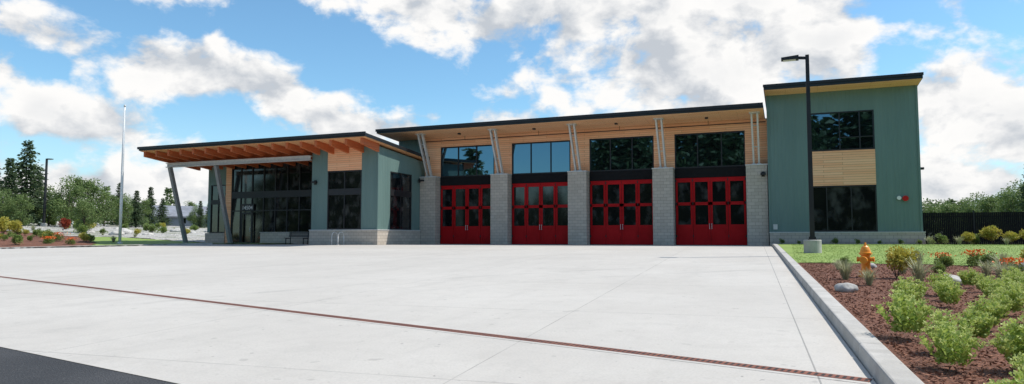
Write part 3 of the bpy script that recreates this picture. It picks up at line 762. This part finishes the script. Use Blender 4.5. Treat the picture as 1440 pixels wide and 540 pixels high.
for k in range(3):
    V,m=conifer(12,[3.2,4.2,2.6][k],[38,34,42][k],10,.40); CON.append(thing('conifer_tree',V,M_conif,(70+k*8,-60,-5),'dark green conifer tree','tree','conifers around the site',m,'crown','trunk'))
DEC=[]
for k in range(2):
    V,m=decid(7,[2.8,3.2][k],4800,.24,24,.2); DEC.append(thing('leafy_tree',V,M_decid,(100+k*8,-60,-5),'light green broadleaf tree','tree','broadleaf trees around the site',m,'crown','trunk'))
def at(u_az,d):
    q=math.radians(u_az); return d*math.sin(q),d*math.cos(q)
def tree(T,az,d,H,base=12.0,label=None):
    x,y=at(az,d); s=H/base; copy_thing(T,(x,y,G(x,y)-.1),random.random()*6.28,s,label=label)
tree(CON[1],-57.6,100,10.4,label='tall dark conifer tree at the edge of the site'); tree(CON[0],-58.5,98,8.0); tree(CON[1],-56.9,112,7.6); tree(CON[2],-59.3,110,8.0)
tree(DEC[1],-55.1,96,5.6,7); tree(DEC[0],-53.7,100,6.0,7); tree(DEC[0],-54.5,112,6.6,7); tree(DEC[1],-56.2,100,4.8,7); tree(DEC[1],-52.9,108,5.0,7)
tree(DEC[0],-54.1,76,3.2,7); tree(DEC[0],-57.8,90,3.6,7); tree(DEC[0],-51.8,104,4.0,7); tree(DEC[1],-46.9,118,3.4,7); tree(DEC[0],-50.5,110,4.0,7); tree(DEC[1],-58.8,92,4.0,7)
tree(CON[2],-52.0,114,6.4); tree(CON[0],-50.9,105,5.2); tree(CON[2],-50.0,118,6.2); tree(CON[1],-49.2,122,4.6); tree(CON[2],-46.6,116,4.4); tree(CON[0],-46.0,120,4.2)
tree(DEC[0],-48.9,136,4.6,7); tree(DEC[1],-51.5,130,5.2,7); tree(DEC[0],-47.2,136,4.6,7)
tree(CON[2],15.3,74,7.2); tree(DEC[0],13.6,92,5.6,7); tree(DEC[1],12.4,100,5.6,7); tree(DEC[0],11.3,110,5.6,7); tree(DEC[1],10.2,112,5.4,7); tree(DEC[0],14.9,86,6.0,7); tree(DEC[1],9.2,105,5.0,7); tree(DEC[1],14.3,84,5.2,7); tree(DEC[0],12.9,88,4.8,7); tree(DEC[1],11.8,96,4.8,7); tree(DEC[0],10.7,100,4.6,7)
def wood(name,spec,low=.25,mat=None):
    Vs=[]
    base=[conifer(12,2.8,22,7,.75)[0] for _ in range(2)]+[decid(9,3.2,900,.5,12,low)[0] for _ in range(3)]
    for az,d,H in spec:
        V=random.choice(base); q=random.random()*6.28; ca,sa=math.cos(q),math.sin(q); R=np.array([[ca,-sa,0],[sa,ca,0],[0,0,1]])
        x,y=at(az,d); Vs.append((V@R.T)*(H/11)+np.array([x,y,G(x,y)-.3]))
    me=quads_mesh(name,np.concatenate(Vs)); o=put(name,me,mat or M_conif,None,(0,0,0)); return meta(o,kind='stuff')
wood('woodland',[(az+random.uniform(-.4,.4),160+random.random()*60,random.uniform(5.5,9)) for az in np.arange(-66,-43,.34)],.05,M_wood2)
wood('woodland',[(az+random.uniform(-.4,.4),130+random.random()*40,random.uniform(6.5,9)) for az in np.arange(3,26,.35)],.05,M_wood2)
def Hb(az):
    if az<150: return random.uniform(12,18)
    if az<184: return random.uniform(23,31)
    if az<212: return random.uniform(20,30)
    if az<236: return random.uniform(7,12)
    return random.uniform(15,22)
wood('woodland',[(az+random.uniform(-1,1),66+random.random()*18,Hb(az)) for az in np.arange(116,266,.6)]+[(az,60+random.random()*6,random.uniform(6,9)) for az in np.arange(116,266,.9)],.05)
def rm(o):
    for c in [q for q in bpy.data.objects if q.parent==o]: rm(c)
    bpy.data.objects.remove(o)
for o in SED+[TUF,SHR,YSH,RSH,FLO]+CON+DEC: rm(o)

# house
hx0,hy0=at(-48.0,128); hz0=G(hx0,hy0)-.3
Hs=empty('house',(hx0,hy0,hz0),'small grey single storey house with a shingle roof','house')
def hp(x,y,z): 
    q=math.radians(55); return (hx0+.85*(x*math.cos(q)-y*math.sin(q)),hy0+.85*(x*math.sin(q)+y*math.cos(q)),hz0+z)
m=MB(); m.hexa([hp(-5,-4,0),hp(5,-4,0),hp(5,4,0),hp(-5,4,0),hp(-5,-4,1.9),hp(5,-4,1.9),hp(5,4,1.9),hp(-5,4,1.9)]); m.poly([hp(5,-4,1.9),hp(5,4,1.9),hp(5,0,3.5)]); m.poly([hp(-5,-4,1.9),hp(-5,4,1.9),hp(-5,0,3.5)]); m.ob('wall',M_hwall,Hs)
m=MB(); m.hexa([hp(-5.4,-4.5,1.75),hp(5.4,-4.5,1.75),hp(5.4,0,3.6),hp(-5.4,0,3.6),hp(-5.4,-4.5,1.95),hp(5.4,-4.5,1.95),hp(5.4,0,3.8),hp(-5.4,0,3.8)]); m.hexa([hp(-5.4,4.5,1.75),hp(5.4,4.5,1.75),hp(5.4,0,3.6),hp(-5.4,0,3.6),hp(-5.4,4.5,1.95),hp(5.4,4.5,1.95),hp(5.4,0,3.8),hp(-5.4,0,3.8)]); m.ob('roof',M_roofh,Hs)
for x in (-3,0,3):
    m=MB(); m.hexa([hp(x-.6,-4.06,.8),hp(x+.6,-4.06,.8),hp(x+.6,-4,.8),hp(x-.6,-4,.8),hp(x-.6,-4.06,1.6),hp(x+.6,-4.06,1.6),hp(x+.6,-4,1.6),hp(x-.6,-4,1.6)]); m.ob('window',M_glass2,Hs)

# ------------------------------------------------------------ ground cover detail (stuff)
N=42000; X=rng.uniform(.1,15,N); Y=21.3+20.7*rng.uniform(0,1,N)**1.2; ok=X>(.905-.0454*Y+.30); X,Y=X[ok],Y[ok]; N=len(X)
Z=np.array([G(0,y) for y in Y])+.11
q=rng.uniform(0,6.28,N); h=rng.uniform(.01,.025,N); P=np.stack([X,Y,Z],1); s=np.stack([np.cos(q),np.sin(q),0*q],1)*.010; tp=np.stack([rng.normal(size=N)*.02,rng.normal(size=N)*.02,h],1)
o=put('grass',quads_mesh('grass',np.stack([P-s,P+s,P+tp+s*.2,P+tp-s*.2],1)),M_blade,None,(0,0,0)); meta(o,kind='stuff')
N=44000; Y=4.0+17.2*rng.uniform(0,1,N)**1.5; X=(.905-.0454*Y+.30)+rng.uniform(0,1,N)**1.2*6.0
P=np.stack([X,Y,np.array([G(0,y) for y in Y])+.105+rng.uniform(0,.015,N)],1)
d=rng.normal(size=(N,3)); d[:,2]*=.25
o=put('bark_chips',quads_mesh('bark_chips',leafq(P,d,rng.uniform(.02,.06,N),rng.uniform(.005,.010,N))),M_chip,None,(0,0,0)); meta(o,kind='stuff')

# ------------------------------------------------------------ light
SAZ=math.radians(62); SEL=math.radians(57)
sd=Vector((math.sin(SAZ)*math.cos(SEL),math.cos(SAZ)*math.cos(SEL),math.sin(SEL)))
sl=bpy.data.lights.new('sun','SUN'); sl.energy=5.0; sl.angle=math.radians(.5); sl.color=(1,.95,.875)
so=bpy.data.objects.new('sun',sl); COL.objects.link(so); so.rotation_euler=(-sd).to_track_quat('-Z','Y').to_euler(); so.location=(0,0,60)

w=bpy.data.worlds.new('World'); scene.world=w; w.use_nodes=True
t=NT(w.node_tree); out=t.n('ShaderNodeOutputWorld'); bg=t.n('ShaderNodeBackground'); t.nt.links.new(bg.outputs[0],out.inputs[0])
STR=.15; bg.inputs[1].default_value=STR
sky=t.n('ShaderNodeTexSky',sky_type='NISHITA'); sky.sun_disc=False; sky.sun_elevation=SEL; sky.sun_rotation=SAZ; sky.air_density=1.0; sky.dust_density=.4; sky.ozone_density=1.0
dv=t.n('ShaderNodeTexCoord').outputs['Generated']; x,y,z=t.sep(dv)
az=t.math('MULTIPLY',t.math('ARCTAN2',x,y),57.2958); el=t.math('MULTIPLY',t.math('ARCSINE',z),57.2958)
wn=t.n('ShaderNodeTexNoise'); t.put(wn.inputs['Vector'],dv); wn.inputs['Scale'].default_value=6; wn.inputs['Detail'].default_value=4
wr,wg,wb=t.sep(wn.outputs['Color'])
azw=t.math('ADD',az,t.math('MULTIPLY',t.math('SUBTRACT',wr,.5),9)); elw=t.math('ADD',el,t.math('MULTIPLY',t.math('SUBTRACT',wg,.5),5))
E=None
CL=[(-46,11.9,13,2.4,-.15),(-55,8.8,10,2.3,-.22),(-54,4.2,14,2.4,0),(-28,18.3,11,3.6,-.25),(-8,13.6,15,5.0,0),(3,15.0,9.5,4.6,.0),(-14.4,19.6,13,3.6,0),(13.5,8.2,7,5.0,0),(8,3,14,3.0,0),(-34,9.2,7,1.8,0),(-47.5,18.5,4,1.6,0),(-22,9,5,1.8,0),(-2,20,8,3,0)]
for a0,e0,wa,we,tl in CL:
    da=t.math('SUBTRACT',azw,a0); de=t.math('SUBTRACT',t.math('SUBTRACT',elw,e0),t.math('MULTIPLY',da,tl))
    r=t.math('SQRT',t.math('ADD',t.math('POWER',t.math('DIVIDE',da,wa),2),t.math('POWER',t.math('DIVIDE',de,we),2)))
    q=t.math('SUBTRACT',1.0,r); E=q if E is None else t.math('MAXIMUM',E,q)
E=t.math('MAXIMUM',E,-1.0)
gen=t.math('MULTIPLY',t.math('SUBTRACT',t.noise(t.vmath('MULTIPLY',dv,(1,1,1.8)),2.6,3,.5),.54),4.0)
gen=t.math('SUBTRACT',gen,t.math('MULTIPLY',t.ss(y,-.1,-.5),t.ss(el,28,20,0,.6)))
far=t.math('MAXIMUM',t.ss(el,21,26),t.ss(t.math('ABSOLUTE',t.math('ADD',az,22)),46,56))
E=t.math('ADD',t.math('MULTIPLY',E,t.math('SUBTRACT',1.0,far)),t.math('MULTIPLY',gen,far))
st=t.vmath('MULTIPLY',dv,(1,1,1.5))
n1=t.noise(st,11,10,.57,.15)
st2=t.vmath('ADD',st,(.016,.010,.038)); n2=t.noise(st2,11,6,.52,.15)
dens=t.math('ADD',t.math('MULTIPLY',E,.85),t.math('MULTIPLY',t.math('SUBTRACT',n1,.5),2.8))
alpha=t.ss(dens,-.06,.42)
lit=t.math('ADD',.74,t.math('MULTIPLY',t.math('SUBTRACT',n1,n2),4.6),clamp=True)
core=t.ss(dens,.45,1.4,0,.30)
shade=t.math('SUBTRACT',lit,core,clamp=True)
k=1/STR
ccol=t.mix(shade,C((.56*k,.60*k,.655*k)),C((1.0*k,.99*k,.975*k)))
skyc=t.mix(1.0,sky.outputs[0],C((.78,1.08,1.16)),'MULTIPLY')
haze=t.math('MULTIPLY',t.ss(el,-1,12,.5,0),t.ss(y,-.4,.0,.1,1))
skyc=t.mix(haze,skyc,C((.62*k,.78*k,.89*k)))
final=t.mix(alpha,skyc,ccol)
t.put(bg.inputs[0],final)
w.cycles.sampling_method='MANUAL'; w.cycles.sample_map_resolution=512

# ------------------------------------------------------------ camera
cd=bpy.data.cameras.new('camera'); cd.sensor_width=36; cd.lens=24; cd.clip_end=5000; cd.clip_start=.1
co=bpy.data.objects.new('camera',cd); COL.objects.link(co); co.location=(0,0,.48); co.rotation_euler=(math.radians(93.81),0,math.radians(22.06))
scene.camera=co
